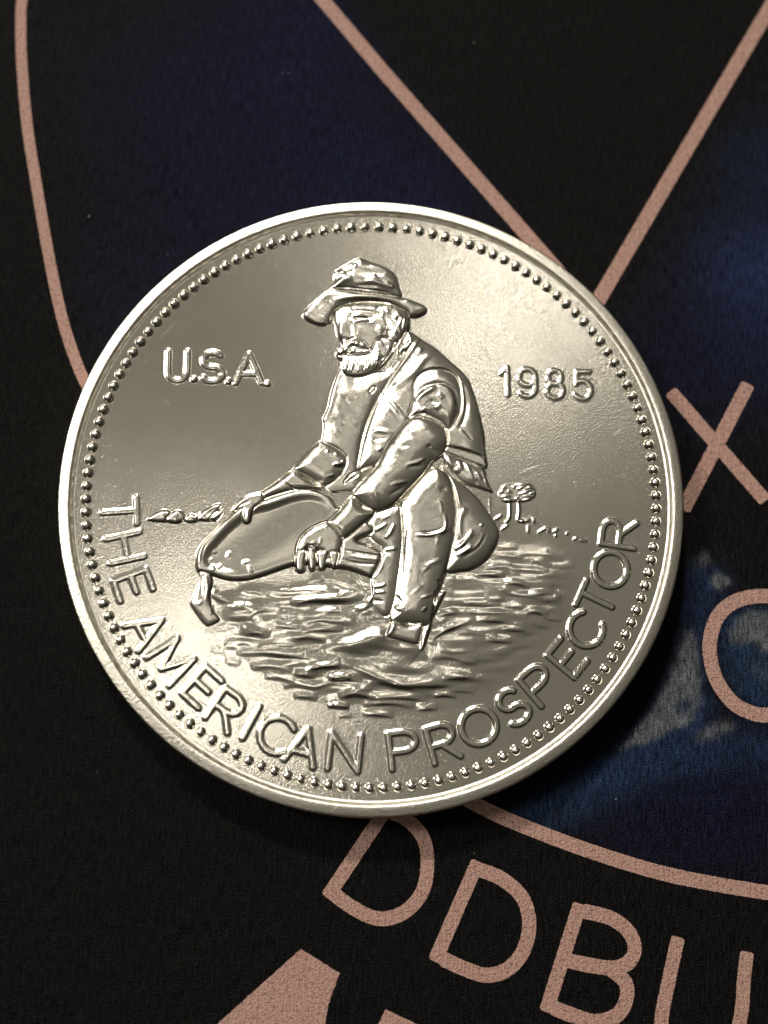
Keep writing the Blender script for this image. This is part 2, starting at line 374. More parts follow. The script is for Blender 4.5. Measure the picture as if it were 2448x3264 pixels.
for q in ([(520, 475), (600, 425)], [(585, 570), (660, 515)], [(775, 490), (880, 470)], [(845, 520), (852, 600)], [(935, 600), (1030, 540)], [(1030, 545), (1060, 600)], [(1080, 590), (1140, 560)], [(1100, 630), (1125, 615)], [(1215, 590), (1225, 620)], [(1275, 660), (1330, 640)], [(1320, 655), (1420, 680)], [(890, 450), (915, 510)]):
    ridge(C(8, q), 5.2, .085, lab=part('bank_rock'))

# ---- the stream
WATER = part('water')
shape(WATER, [(690, 1905), (800, 1850), (1000, 1830), (1200, 1790), (1450, 1790), (1600, 1745), (1730, 1720), (1825, 1790), (1840, 1880), (1800, 1990), (1720, 2090), (1640, 2160), (1540, 2225), (1400, 2275), (1200, 2285), (1020, 2250), (880, 2190), (760, 2110), (690, 2020)], .0, .10, 130, prof=sm)
RIP = []
wm = LAB == WATER
H[wm] += (.026*NW*np.clip(H/.07, 0, 1))[wm]
RIP += [(7, q, w, h) for q, w, h in (([(1030, 300), (1200, 275), (1330, 265), (1480, 250)], 10, .09), ([(1190, 395), (1300, 345), (1430, 340), (1640, 350)], 15, .15), ([(1430, 440), (1550, 450)], 8, .10), ([(1000, 580), (1100, 600), (1230, 640)], 8, .08),
    ([(1290, 560), (1400, 525), (1500, 540), (1640, 560)], 12, .13), ([(1250, 640), (1350, 625), (1530, 630)], 9, .12), ([(1160, 720), (1270, 690), (1390, 720)], 10, .12), ([(850, 780), (980, 765), (1150, 780)], 10, .10), ([(690, 850), (850, 840), (1000, 860), (1330, 910)], 11, .13),
    ([(770, 990), (900, 965), (1060, 1010)], 12, .12), ([(890, 1075), (1000, 1080), (1100, 1120)], 9, .09), ([(1290, 1010), (1400, 970), (1530, 965)], 11, .14), ([(1160, 1035), (1310, 1080)], 9, .12), ([(1110, 1160), (1200, 1140), (1330, 1165), (1450, 1130), (1620, 1150)], 13, .16),
    ([(1150, 1255), (1230, 1260), (1320, 1280)], 9, .12), ([(1480, 1345), (1630, 1365)], 8, .13), ([(1570, 1450), (1660, 1450)], 5, .10), ([(740, 480), (830, 430), (940, 445)], 11, .10), ([(420, 330), (520, 350), (620, 400)], 13, .10), ([(690, 660), (780, 650), (860, 700)], 13, .12), ([(640, 620), (720, 600)], 12, .08),
    ([(640, 250), (760, 260), (850, 310)], 10, .07), ([(930, 520), (1130, 500)], 10, .07), ([(360, 820), (450, 840)], 10, .05), ([(490, 930), (600, 950)], 12, .06), ([(290, 640), (350, 640)], 10, .05), ([(390, 620), (470, 620)], 9, .05), ([(480, 780), (590, 790)], 11, .06), ([(1280, 160), (1400, 150)], 9, .07), ([(1500, 1090), (1650, 1080)], 9, .12))]
RIP += [(6, q, w, h) for q, w, h in (([(0, 410), (150, 395), (320, 410)], 9, .08), ([(190, 300), (330, 290), (520, 370)], 12, .07), ([(530, 320), (640, 360)], 9, .06), ([(20, 530), (180, 475), (330, 475), (520, 470)], 12, .13), ([(560, 570), (640, 560), (710, 490)], 9, .12), ([(620, 620), (690, 610)], 7, .1),
    ([(330, 1235), (450, 1235), (560, 1270)], 11, .15), ([(120, 1160), (230, 1120), (355, 1110)], 11, .14), ([(550, 1335), (690, 1340)], 9, .13), ([(440, 1425), (540, 1385), (620, 1400), (690, 1430)], 10, .15), ([(305, 1500), (380, 1495), (455, 1520)], 8, .13), ([(650, 1575), (750, 1580), (870, 1600)], 9, .14), ([(690, 1490), (850, 1470), (960, 1480), (1040, 1515)], 11, .15),
    ([(760, 1430), (930, 1415), (1080, 1430), (1180, 1450)], 10, .14), ([(1170, 1540), (1230, 1525), (1310, 1525)], 9, .12), ([(1310, 1410), (1400, 1395), (1480, 1415)], 9, .12), ([(480, 1090), (620, 1130), (780, 1230), (1000, 1330), (1160, 1370)], 16, .15), ([(150, 1180), (330, 1140), (470, 1120)], 10, .08),
    ([(800, 1260), (1000, 1290), (1250, 1300), (1470, 1270)], 13, .10), ([(1420, 1240), (1530, 1225), (1650, 1215)], 9, .10), ([(1310, 1060), (1440, 1030), (1640, 1100)], 13, .13), ([(1320, 930), (1330, 850), (1430, 770), (1600, 680)], 9, .15), ([(1360, 630), (1500, 610)], 8, .11), ([(1320, 700), (1400, 700)], 6, .09),
    ([(1370, 550), (1440, 540)], 8, .09), ([(1400, 430), (1470, 425)], 8, .08), ([(1420, 345), (1500, 335)], 8, .09), ([(1430, 290), (1500, 280)], 8, .09), ([(1380, 950), (1500, 985), (1660, 960)], 10, .09), ([(1460, 1350), (1600, 1360), (1660, 1380)], 8, .08), ([(860, 1130), (1050, 1180), (1250, 1180)], 14, .07))]
RIP += [(8, q, w, h) for q, w, h in (([(540, 825), (660, 820), (760, 840)], 9, .08), ([(370, 985), (470, 995), (580, 1015)], 9, .09), ([(420, 930), (500, 930), (650, 900)], 10, .07), ([(660, 930), (800, 950), (980, 970)], 9, .06), ([(880, 850), (960, 880), (1030, 930)], 8, .06), ([(800, 800), (1000, 800), (1130, 860)], 9, .06),
    ([(690, 975), (760, 1000)], 8, .06), ([(660, 1075), (760, 1085), (830, 1125)], 9, .08), ([(630, 1130), (720, 1180), (830, 1200), (930, 1220)], 10, .08), ([(890, 1190), (1060, 1160)], 9, .08), ([(460, 1225), (600, 1235)], 9, .06), ([(290, 1270), (420, 1285), (560, 1280)], 9, .08), ([(620, 1290), (780, 1310)], 8, .06),
    ([(840, 1370), (920, 1350), (1000, 1400)], 9, .08), ([(300, 1345), (450, 1360), (640, 1350)], 9, .06), ([(420, 1420), (560, 1440), (760, 1470)], 10, .07), ([(640, 1510), (800, 1530)], 9, .06), ([(200, 1550), (370, 1560), (500, 1590)], 10, .06), ([(480, 1620), (660, 1640)], 9, .06), ([(1080, 1280), (1150, 1270)], 8, .05), ([(1100, 1200), (1160, 1215)], 7, .05),
    ([(1150, 920), (1270, 915)], 10, .04), ([(950, 1010), (1100, 1000)], 9, .04), ([(1000, 770), (1040, 785)], 7, .05), ([(560, 745), (720, 740)], 8, .04), ([(1000, 1400), (1150, 1440)], 8, .05), ([(950, 1490), (1040, 1500)], 8, .04))]
for k, q, w, h in RIP:
    if k == 8: h *= 1.5
    q = np.array(q, float); h *= min(1, np.ptp(q[:, 0])/150); c = q.mean(0); q = c+(q-c)*(1.4, 1.0)
    ridge(C(k, [tuple(v) for v in q]), w*1.12, h*.68, lab=part('ripple', WATER), skew=.9)

# ---- prospector
MAN = part('prospector')
def P_(name): return part(name, MAN)
# far trouser leg and boot
FLEG = P_('trouser_leg')
shape(FLEG, C(5, [(250, 420), (520, 330), (560, 500), (550, 760), (520, 1100), (470, 1330), (370, 1400), (265, 1290), (250, 1020), (330, 860), (370, 760), (230, 640)]), .10, .14, 40, rough=.02)
for q, w, h in (([(250, 590), (330, 555), (400, 510)], 6, .09), ([(380, 650), (430, 600), (470, 510)], 7, .09), ([(340, 470), (440, 430)], 6, .05), ([(270, 1110), (340, 1105), (385, 1085)], 5, .10), ([(280, 1165), (385, 1165)], 5, .08), ([(370, 760), (500, 750)], 6, .07), ([(260, 1030), (330, 960), (390, 800)], 7, .06), ([(270, 1240), (370, 1255)], 6, -.07), ([(260, 1050), (270, 1180), (180, 1330)], 5, .08)):
    ridge(C(5, q), w, h)
# pan
PAN = part('gold_pan')
PANOUT = C(4, [(1545, 350), (1470, 250), (1290, 190), (1100, 212), (870, 285), (700, 320), (560, 400), (420, 520), (280, 660), (205, 770), (190, 890), (225, 985), (340, 1000), (500, 1045), (690, 1045), (900, 985), (1110, 915), (1300, 900), (1500, 930), (1620, 945)]) + C(6, [(440, 190), (560, 225), (690, 275), (720, 250), (790, 120), (800, 30), (700, -30), (560, -80)]) + C(3, [(880, 1330), (760, 1200), (640, 1100)])
shape(PAN, PANOUT, .16, .20, 17)
FLOOR = part('pan_floor', PAN)
PANFL = C(4, [(1525, 365), (1450, 272), (1285, 216), (1100, 240), (880, 312), (730, 350), (600, 430), (460, 550), (330, 690), (262, 790), (250, 885), (300, 955), (430, 1000), (560, 1028), (690, 1028), (880, 972), (1090, 902), (1250, 800), (1400, 600)])
_p = spline(ray(PANFL, TOP), 3, True); _sl = window(_p, .1); _X, _Y = GX[_sl], GY[_sl]; _m = inside(_p, _X, _Y); _d = seg_dist(_p, _X, _Y, True)
_lo = ray(C(4, [(690, 1010)]), TOP)[0]; _hi = ray(C(4, [(420, 620)]), TOP)[0]; _ax = (_hi-_lo)/((_hi-_lo)@(_hi-_lo))     # the floor drops away from the far lip, runs out level at the near lip
_g = np.clip((_X-_lo[0])*_ax[0]+(_Y-_lo[1])*_ax[1], 0, 1)
H[_sl][_m] += (-.23*sm(_d/(30*PX))*(.12+.88*sm(_g*1.2))+.003*N30[_sl])[_m]; LAB[_sl][_m] = FLOOR
ridge(C(4, [(1530, 345), (1440, 260), (1280, 205), (1100, 228), (870, 300), (720, 350)]), 5, .04, lab=part('pan_lip', PAN))
ridge(C(4, [(640, 370), (430, 550), (290, 700), (240, 800), (235, 900)]), 6, .06)
ridge(C(4, [(560, 420), (330, 660), (265, 780), (255, 890)]), 4, -.05)
ridge(C(4, [(340, 990), (500, 1030), (680, 1035), (900, 975), (1110, 905)]), 5, .03)
for q in ([(600, 1515), (760, 1545), (980, 1580)], [(580, 1600), (720, 1640), (900, 1650)]): ridge(C(3, q), 5, -.07, only=[PAN])
ridge(C(3, [(590, 1560), (760, 1590), (960, 1610)]), 7, .05, only=[PAN])
for q in ([(400, 940), (440, 900)], [(350, 960), (380, 920)], [(360, 800), (390, 760)], [(320, 870), (360, 840)], [(700, 900), (740, 980)], [(520, 770), (500, 840)], [(640, 880), (720, 880)]): ridge(C(4, q), 8, .06)
# water running off the pan
POUR = part('pouring_water')
shape(POUR, C(4, [(235, 960), (330, 990), (350, 1080), (330, 1200), (350, 1330), (420, 1420), (360, 1470), (290, 1480), (200, 1370), (145, 1270), (180, 1180), (215, 1080)]), .10, .10, 20, rough=.02)
for q, w, h in (([(290, 1000), (310, 1120), (290, 1260)], 6, .07), ([(245, 1000), (250, 1210)], 5, -.06), ([(330, 1290), (350, 1380)], 8, .06), ([(260, 1240), (220, 1290)], 8, .05), ([(390, 1110), (370, 1190), (470, 1250)], 10, .08)): ridge(C(4, q), w, h)

# torso: shirt front, then vest
SHIRT = P_('shirt')
shape(SHIRT, C(1, [(565, 1120), (700, 1180), (880, 1160), (1050, 1120), (1200, 900), (1320, 880)]) + C(3, [(1000, 0), (900, 250), (820, 450), (760, 760), (760, 960), (600, 960), (420, 930), (400, 640), (380, 480), (400, 330), (390, 250), (440, 150), (470, 0)]), .14, .16, 70, tilt=(.0, .02), rough=.022)
ridge(C(1, [(555, 1140), (505, 1300), (470, 1440), (430, 1560), (400, 1640)]), 9, .07)
for q, w, h in (([(620, 60), (640, 110)], 8, -.03), ([(560, 260), (700, 320)], 14, .02), ([(500, 300), (560, 420)], 16, .02), ([(900, 60), (830, 260), (770, 440), (740, 640), (715, 760)], 12, -.06)): ridge(C(3, q), w, h, only=[SHIRT])
shape(P_('button'), C(1, [(825, 1350), (860, 1310), (890, 1310), (880, 1345), (845, 1372)]), .22, .10, 6)
VEST = P_('vest')
shape(VEST, C(2, [(560, 60), (610, 25), (720, 95), (870, 195), (1010, 320), (1150, 450), (1220, 600), (1285, 830), (1325, 1020), (1335, 1180), (1350, 1330), (1180, 1280), (1000, 1210), (880, 1180), (600, 1250), (400, 1300), (250, 1320), (120, 1350), (140, 1180), (190, 950), (260, 770), (345, 610), (380, 560), (480, 380), (580, 220), (500, 240)]), .20, .26, 80, tilt=(.04, .0), rough=.02)
for q, w, h in (([(700, 110), (600, 260), (480, 420), (380, 575)], 9, .11), ([(345, 615), (290, 740), (235, 880), (190, 1020), (150, 1180), (115, 1350)], 7, .10), ([(640, 100), (560, 230)], 8, .07), ([(850, 260), (740, 320), (650, 430), (560, 500), (470, 560)], 15, .09), ([(740, 200), (690, 240)], 10, .06),
                ([(380, 640), (450, 720), (560, 860)], 8, .06), ([(340, 660), (430, 760), (520, 920)], 9, -.05), ([(390, 780), (380, 860)], 16, .05), ([(240, 1030), (300, 985), (440, 1010)], 9, .07), ([(310, 1170), (350, 1150)], 8, .06), ([(270, 1060), (400, 1045)], 14, -.05),
                ([(1120, 560), (1150, 720), (1130, 860), (1080, 960)], 10, -.10), ([(1110, 960), (1200, 1060)], 6, -.06), ([(1200, 760), (1210, 900)], 30, .05), ([(960, 1130), (1120, 1160), (1310, 1220)], 5, -.06)):
    ridge(C(2, q), w, h, only=[VEST])
BELT = P_('belt')
shape(BELT, C(2, [(945, 1125), (1100, 1160), (1280, 1210), (1335, 1245), (1345, 1330), (1290, 1310), (1150, 1260), (955, 1175)]), .24, .06, 8)
TAIL = P_('shirt_tail')
shape(TAIL, C(2, [(930, 1200), (960, 1180), (1150, 1275), (1320, 1340), (1345, 1420), (1375, 1500), (1410, 1560), (1330, 1535), (1240, 1505), (1140, 1475), (1060, 1410), (970, 1320)]), .22, .14, 34, rough=.02)
for q, w, h in (([(970, 1230), (1020, 1330)], 10, .07), ([(1080, 1270), (1110, 1350)], 8, .07), ([(1140, 1280), (1240, 1440)], 7, .09), ([(1060, 1330), (1080, 1380)], 9, .06), ([(1310, 1370), (1360, 1500)], 8, .08), ([(1190, 1340), (1260, 1480)], 7, -.07), ([(1250, 1380), (1300, 1440)], 8, .05)): ridge(C(2, q), w, h, only=[TAIL])

# seat and rear thigh
SEAT = P_('trouser_seat')
shape(SEAT, C(5, [(900, 0), (1010, 50), (1130, 145), (1260, 265), (1370, 420), (1430, 510), (1465, 610), (1440, 720), (1350, 860), (1220, 945), (1100, 965), (960, 960), (960, 700)]), .18, .30, 85, rough=.018)
for q, w, h in (([(1140, 380), (1090, 480), (1095, 640)], 13, .10), ([(1200, 590), (1140, 690), (1050, 750)], 11, .13), ([(1200, 740), (1070, 815)], 9, .10), ([(1180, 640), (1120, 760)], 8, -.06), ([(1310, 620), (1270, 710), (1190, 790)], 8, .04), ([(1290, 520), (1305, 540)], 9, .05), ([(1000, 180), (1050, 270), (1070, 370)], 12, .08), ([(1330, 620), (1260, 740), (1130, 830)], 7, -.05)):
    ridge(C(5, q), w, h, only=[SEAT])
ridge(C(5, [(1375, 200), (1385, 430)]), 4, .05)
# near shin and knee
SHIN = P_('trouser_leg')
shape(SHIN, C(5, [(840, -20), (920, -10), (985, 60), (1040, 190), (1075, 380), (1060, 600), (1010, 800), (975, 940), (900, 1160), (850, 1330), (790, 1480), (600, 1470), (430, 1440), (470, 1250), (500, 1050), (535, 800), (545, 600), (530, 330), (600, 230), (720, 90)]), .30, .26, 60, rough=.022)
for q, w, h in (([(800, 10), (690, 130), (590, 260)], 12, .06), ([(560, 330), (580, 520), (560, 700), (540, 950), (500, 1180)], 8, -.05), ([(930, 430), (945, 530), (910, 590), (800, 620), (690, 620)], 6, .09), ([(920, 420), (905, 330), (860, 300)], 6, .04), ([(690, 600), (800, 600), (900, 575)], 4, -.05),
                ([(740, 930), (830, 890), (910, 860)], 9, .05), ([(800, 920), (740, 970)], 7, .05), ([(640, 1190), (740, 1090)], 8, .03), ([(720, 1225), (820, 1195)], 6, .05), ([(480, 1200), (540, 1270)], 8, -.06), ([(690, 620), (860, 650), (860, 720)], 7, .03), ([(990, 560), (880, 640)], 8, .05),
                ([(860, 1160), (850, 1290)], 4, -.12), ([(890, 1050), (905, 1090)], 4, -.08), ([(870, 1110), (830, 1330), (790, 1440)], 12, .03), ([(480, 1310), (560, 1330)], 12, .08), ([(960, 180), (900, 200)], 12, -.05), ([(730, 1350), (770, 1310)], 6, .05)):
    ridge(C(5, q), w, h, only=[SHIN])
BOOT = P_('boot')
ridge(C(6, [(250, 1000), (420, 945), (620, 890), (800, 850), (1000, 900), (1150, 1010)]), 40, .22, lab=BOOT)
ridge(C(6, [(430, 940), (640, 885), (830, 840)]), 26, .06)
CUFF = P_('boot_cuff')
shape(CUFF, C(6, [(880, 700), (960, 705), (1060, 740), (1160, 710), (1195, 740), (1150, 900), (1060, 900), (940, 870), (835, 845), (850, 770)]), .26, .16, 22)
ridge(C(6, [(920, 720), (870, 820)]), 9, .08, only=[CUFF])
STRAP = P_('boot_strap')
shape(STRAP, C(6, [(1400, 400), (1410, 430), (1310, 640), (1260, 800), (1200, 960), (1160, 960), (1190, 760), (1240, 640), (1300, 440)]), .10, .20, 14, mode='max')
ridge(C(6, [(1230, 680), (1222, 760)]), 4, -.14, only=[STRAP]); ridge(C(6, [(1312, 430), (1300, 540)]), 4, -.14)

# far sleeve, forearm and hand
FSL = P_('rolled_sleeve')
shape(FSL, C(3, [(325, 495), (380, 475), (470, 510), (560, 560), (615, 620), (615, 700), (570, 790), (490, 860), (400, 905), (300, 850), (200, 795), (100, 745), (200, 620)]), .20, .20, 44, rough=.012)
for q, w, h in (([(360, 520), (350, 550)], 7, .05), ([(440, 570), (430, 590)], 6, .06), ([(530, 600), (505, 615)], 6, .06), ([(600, 650), (560, 690), (490, 700)], 7, .09), ([(500, 725), (580, 740)], 6, -.07), ([(430, 815), (500, 800)], 6, .05), ([(320, 870), (400, 880)], 7, .05)): ridge(C(3, q), w, h, only=[FSL])
FARM = P_('forearm')
shape(FARM, C(4, [(1120, 0), (1220, 50), (1330, 130), (1400, 165), (1330, 195), (1160, 200), (1010, 235), (860, 285), (800, 330), (720, 330), (690, 260), (800, 215), (920, 140), (1020, 70)]), .22, .18, 26)
ridge(C(4, [(1000, 85), (1080, 150), (1150, 205)]), 4, -.12, only=[FARM]); ridge(C(4, [(1130, 5), (1300, 110), (1400, 160)]), 4, -.14)
FHAND = P_('hand')
shape(FHAND, C(4, [(830, 215), (840, 300), (760, 360), (735, 420), (720, 490), (690, 515), (650, 505), (632, 450), (640, 370), (560, 400), (540, 375), (610, 290), (700, 235)]), .26, .12, 14)
for q, w, h in (([(655, 365), (648, 490)], 3, .06), ([(700, 370), (690, 480)], 5, .05), ([(720, 300), (640, 330), (560, 390)], 4, -.06)): ridge(C(4, q), w, h)

# near shoulder, arm and hand
CAP = P_('shoulder_sleeve')
shape(CAP, C(2, [(640, 560), (680, 470), (760, 410), (880, 385), (1000, 410), (1080, 490), (1110, 620), (1110, 780), (1060, 900), (985, 975), (900, 900), (760, 840), (590, 870), (640, 700)]), .26, .28, 60, rough=.03)
for q, w, h in (([(650, 590), (670, 500), (760, 425), (900, 400)], 10, .05), ([(680, 700), (740, 640), (850, 580)], 10, .10), ([(690, 640), (780, 570), (920, 545), (1020, 610), (1050, 740)], 9, -.09), ([(670, 770), (750, 740), (830, 700)], 14, -.06), ([(720, 790), (770, 780)], 10, .06), ([(860, 780), (900, 740)], 10, .06), ([(960, 600), (1020, 700), (1000, 850)], 14, .04), ([(880, 640), (930, 680)], 14, .05), ([(820, 700), (900, 720)], 10, -.05)):
    ridge(C(2, q), w, h, only=[CAP])
NARM = P_('arm_sleeve')
shape(NARM, C(3, [(1190, 290), (1250, 250), (1370, 255), (1480, 300), (1570, 390), (1580, 500), (1520, 610), (1430, 680), (1340, 810), (1220, 930), (1080, 1080), (980, 1130), (870, 1150), (760, 1090), (665, 1000), (700, 920), (830, 780), (940, 640), (1010, 500), (1100, 390)]), .34, .32, 66, rough=.026)
ridge(C(3, [(1195, 285), (1280, 235), (1380, 240), (1490, 290), (1575, 375)]), 4, -.16)
for q, w, h in (([(1180, 720), (1280, 690), (1350, 650)], 8, .06), ([(1380, 540), (1470, 590)], 12, -.05), ([(1040, 900), (1180, 870)], 7, .06), ([(1020, 1000), (1150, 920)], 9, -.05), ([(1200, 730), (1330, 720)], 9, -.05), ([(1200, 400), (1280, 380)], 16, .03), ([(1130, 540), (1230, 520)], 14, -.03), ([(860, 940), (920, 1060)], 10, .03), ([(1380, 540), (1420, 530)], 6, -.05)): ridge(C(3, q), w, h, only=[NARM])
NFORE = P_('forearm')
shape(NFORE, C(3, [(655, 1005), (760, 1095), (870, 1150), (860, 1200), (760, 1290), (640, 1390), (560, 1420), (440, 1320), (410, 1265), (540, 1140)]), .30, .24, 40)
ridge(C(3, [(675, 1005), (760, 1090), (860, 1145)]), 4, -.14)
HAND = P_('hand')
shape(HAND, C(4, [(1440, 490), (1530, 540), (1600, 640), (1590, 760), (1540, 920), (1500, 935), (1440, 820), (1290, 760), (1230, 850), (1215, 970), (1150, 960), (1145, 860), (1170, 690), (1250, 580)]), .32, .16, 26)
for fp in ([(1275, 740), (1345, 760), (1345, 880), (1330, 950), (1285, 960), (1270, 880)], [(1360, 780), (1450, 790), (1440, 880), (1420, 950), (1370, 955), (1360, 880)], [(1470, 780), (1560, 780), (1560, 860), (1530, 930), (1490, 930), (1470, 860)], [(1170, 780), (1250, 760), (1240, 880), (1225, 970), (1160, 965), (1150, 880)]):
    shape(part('finger', MAN), C(4, fp), .30, .14, 11)
for q, w, h in (([(1280, 720), (1350, 790), (1370, 790)], 5, -.07), ([(1350, 720), (1335, 750)], 6, .06), ([(1390, 640), (1380, 720)], 5, .04), ([(1270, 700), (1240, 800)], 5, -.05), ([(1590, 700), (1585, 800), (1540, 900)], 4, -.06), ([(1570, 630), (1600, 655)], 4, -.08), ([(1460, 520), (1420, 560)], 5, .04), ([(1300, 690), (1340, 720)], 9, .04), ([(1420, 780), (1470, 790)], 8, .05)): ridge(C(4, q), w, h)
STRING = P_('waist_tie')
shape(STRING, C(3, [(590, 865), (640, 800), (710, 762), (722, 800), (660, 840), (600, 875)]), .24, .08, 7)

# head
HEAD = P_('head')
shape(HEAD, C(1, [(500, 640), (520, 560), (650, 520), (1000, 520), (1130, 560), (1200, 640), (1190, 780), (1110, 900), (1000, 1060), (880, 1130), (700, 1180), (600, 1130), (560, 1000), (575, 900), (530, 820), (510, 720)]), .22, .26, 70)
F_ = [HEAD]
for q, w, h in (([(500, 620), (560, 580), (650, 560)], 14, .05), ([(600, 610), (740, 600), (880, 610)], 8, .05), ([(640, 650), (740, 668), (860, 660)], 9, -.06), ([(670, 652), (735, 638), (805, 658)], 5, .10), ([(690, 702), (760, 690), (820, 700)], 5.5, .11),
                ([(575, 690), (562, 780), (572, 840)], 13, .10), ([(610, 870), (690, 850)], 8, -.09), ([(650, 720), (655, 830)], 10, -.05), ([(720, 780), (800, 790)], 24, .03), ([(900, 760), (960, 790)], 14, .07), ([(820, 720), (880, 700)], 6, .04)): ridge(C(1, q), w, h, only=F_)
HAIR = P_('hair')
shape(HAIR, C(1, [(900, 560), (1000, 525), (1130, 560), (1205, 640), (1215, 740), (1180, 790), (1110, 880), (1020, 860), (1000, 760), (980, 680), (930, 620)]), .30, .16, 40, rough=.035)
for i in range(16):
    a = (920+random.uniform(0, 230), 550+random.uniform(0, 220)); ridge(C(1, [a, (a[0]+random.uniform(5, 35), a[1]+random.uniform(35, 70))]), random.uniform(5, 7), random.uniform(.03, .06), only=[HAIR])
for q in ([(1130, 660), (1120, 730)], [(1190, 700), (1180, 750)], [(1170, 640), (1150, 780)]): ridge(C(1, q), 5, .08)
BEARD = P_('beard')
shape(BEARD, C(1, [(545, 940), (590, 985), (680, 1000), (830, 980), (900, 860), (1000, 840), (1070, 880), (1050, 980), (980, 1080), (900, 1150), (800, 1200), (700, 1215), (600, 1195), (565, 1120), (570, 1060), (530, 1030), (510, 985)]), .34, .14, 20)
for i in range(16):
    t = i/15; x0 = 590+t*300; y0 = 1040-t*40+random.uniform(-10, 10)
    ridge(C(1, [(x0, y0), (x0-6+t*22, y0+75), (x0-22+t*22+random.uniform(-6, 6), y0+140-t*15)]), 4.6, .10, only=[BEARD]); ridge(C(1, [(x0+10, y0+5), (x0+4+t*22, y0+75), (x0-10+t*22, y0+140-t*15)]), 3, -.05, only=[BEARD])
for i in range(16):
    a = (880+random.uniform(0, 130), 860+random.uniform(0, 210)); ridge(C(1, [a, (a[0]+random.uniform(15, 40), a[1]+random.uniform(20, 45))]), random.uniform(5, 6.5), random.uniform(.04, .07), only=[BEARD])
MOUST = P_('moustache')
shape(MOUST, C(1, [(590, 935), (620, 890), (690, 870), (760, 880), (820, 925), (835, 960), (790, 965), (720, 940), (660, 930), (620, 985), (560, 1020), (515, 1000), (530, 945)]), .36, .14, 15)
for q in ([(620, 900), (600, 930)], [(660, 885), (640, 920)], [(710, 880), (720, 920)], [(760, 900), (790, 940)], [(540, 960), (530, 1000)], [(580, 950), (560, 1000)], [(690, 880), (670, 905)]): ridge(C(1, q), 4, .06, only=[MOUST])
ridge(C(1, [(650, 945), (720, 960), (800, 975)]), 6, -.09); ridge(C(1, [(650, 975), (700, 972)]), 6, .08)

# hat
BRIM = P_('hat_brim')
shape(BRIM, C(1, [(470, 370), (380, 430), (270, 520), (205, 590), (200, 630), (240, 675), (330, 712), (410, 715), (460, 690), (480, 620), (540, 555), (640, 520), (820, 505), (1000, 520), (1120, 560), (1190, 605), (1230, 640), (1330, 625), (1380, 580), (1360, 535), (1260, 490), (1140, 455), (900, 415), (600, 385)]), .34, .16, 26)
for q, w, h in (([(480, 400), (370, 460), (270, 560), (225, 630)], 12, .04), ([(330, 560), (420, 520), (400, 640)], 26, -.07), ([(235, 640), (330, 695), (430, 700)], 5, .06), ([(500, 500), (700, 460), (900, 465), (1080, 500)], 11, .05), ([(520, 520), (700, 490), (950, 495)], 7, -.04), ([(1250, 560), (1330, 590)], 18, -.03), ([(1180, 490), (1190, 500)], 7, .05)): ridge(C(1, q), w, h, only=[BRIM])
CRWN = P_('hat_crown')
shape(CRWN, C(1, [(495, 215), (540, 175), (640, 120), (740, 72), (820, 105), (920, 140), (1020, 185), (1085, 250), (1110, 340), (1132, 450), (1000, 435), (800, 412), (620, 392), (505, 388), (470, 362), (492, 290)]), .40, .22, 46, rough=.022)
for q, w, h in (([(500, 390), (650, 392), (800, 410), (1000, 440), (1110, 455)], 4, .08), ([(500, 372), (650, 372), (800, 388), (1000, 416)], 3, -.07), ([(530, 350), (580, 310), (660, 290)], 15, .10), ([(540, 235), (600, 235)], 9, .07), ([(690, 150), (700, 190)], 10, .07), ([(720, 200), (860, 240), (1000, 240)], 16, -.07), ([(850, 170), (920, 185), (1000, 230)], 10, .05), ([(780, 330), (860, 320), (960, 350), (1040, 370)], 8, .07), ([(700, 350), (900, 360)], 7, -.05), ([(600, 250), (680, 220)], 14, -.06), ([(840, 290), (900, 270)], 12, .05), ([(1040, 380), (1060, 360)], 8, .06), ([(920, 290), (1040, 320)], 9, -.04)):
    ridge(C(1, q), w, h, only=[CRWN])

H *= RZ
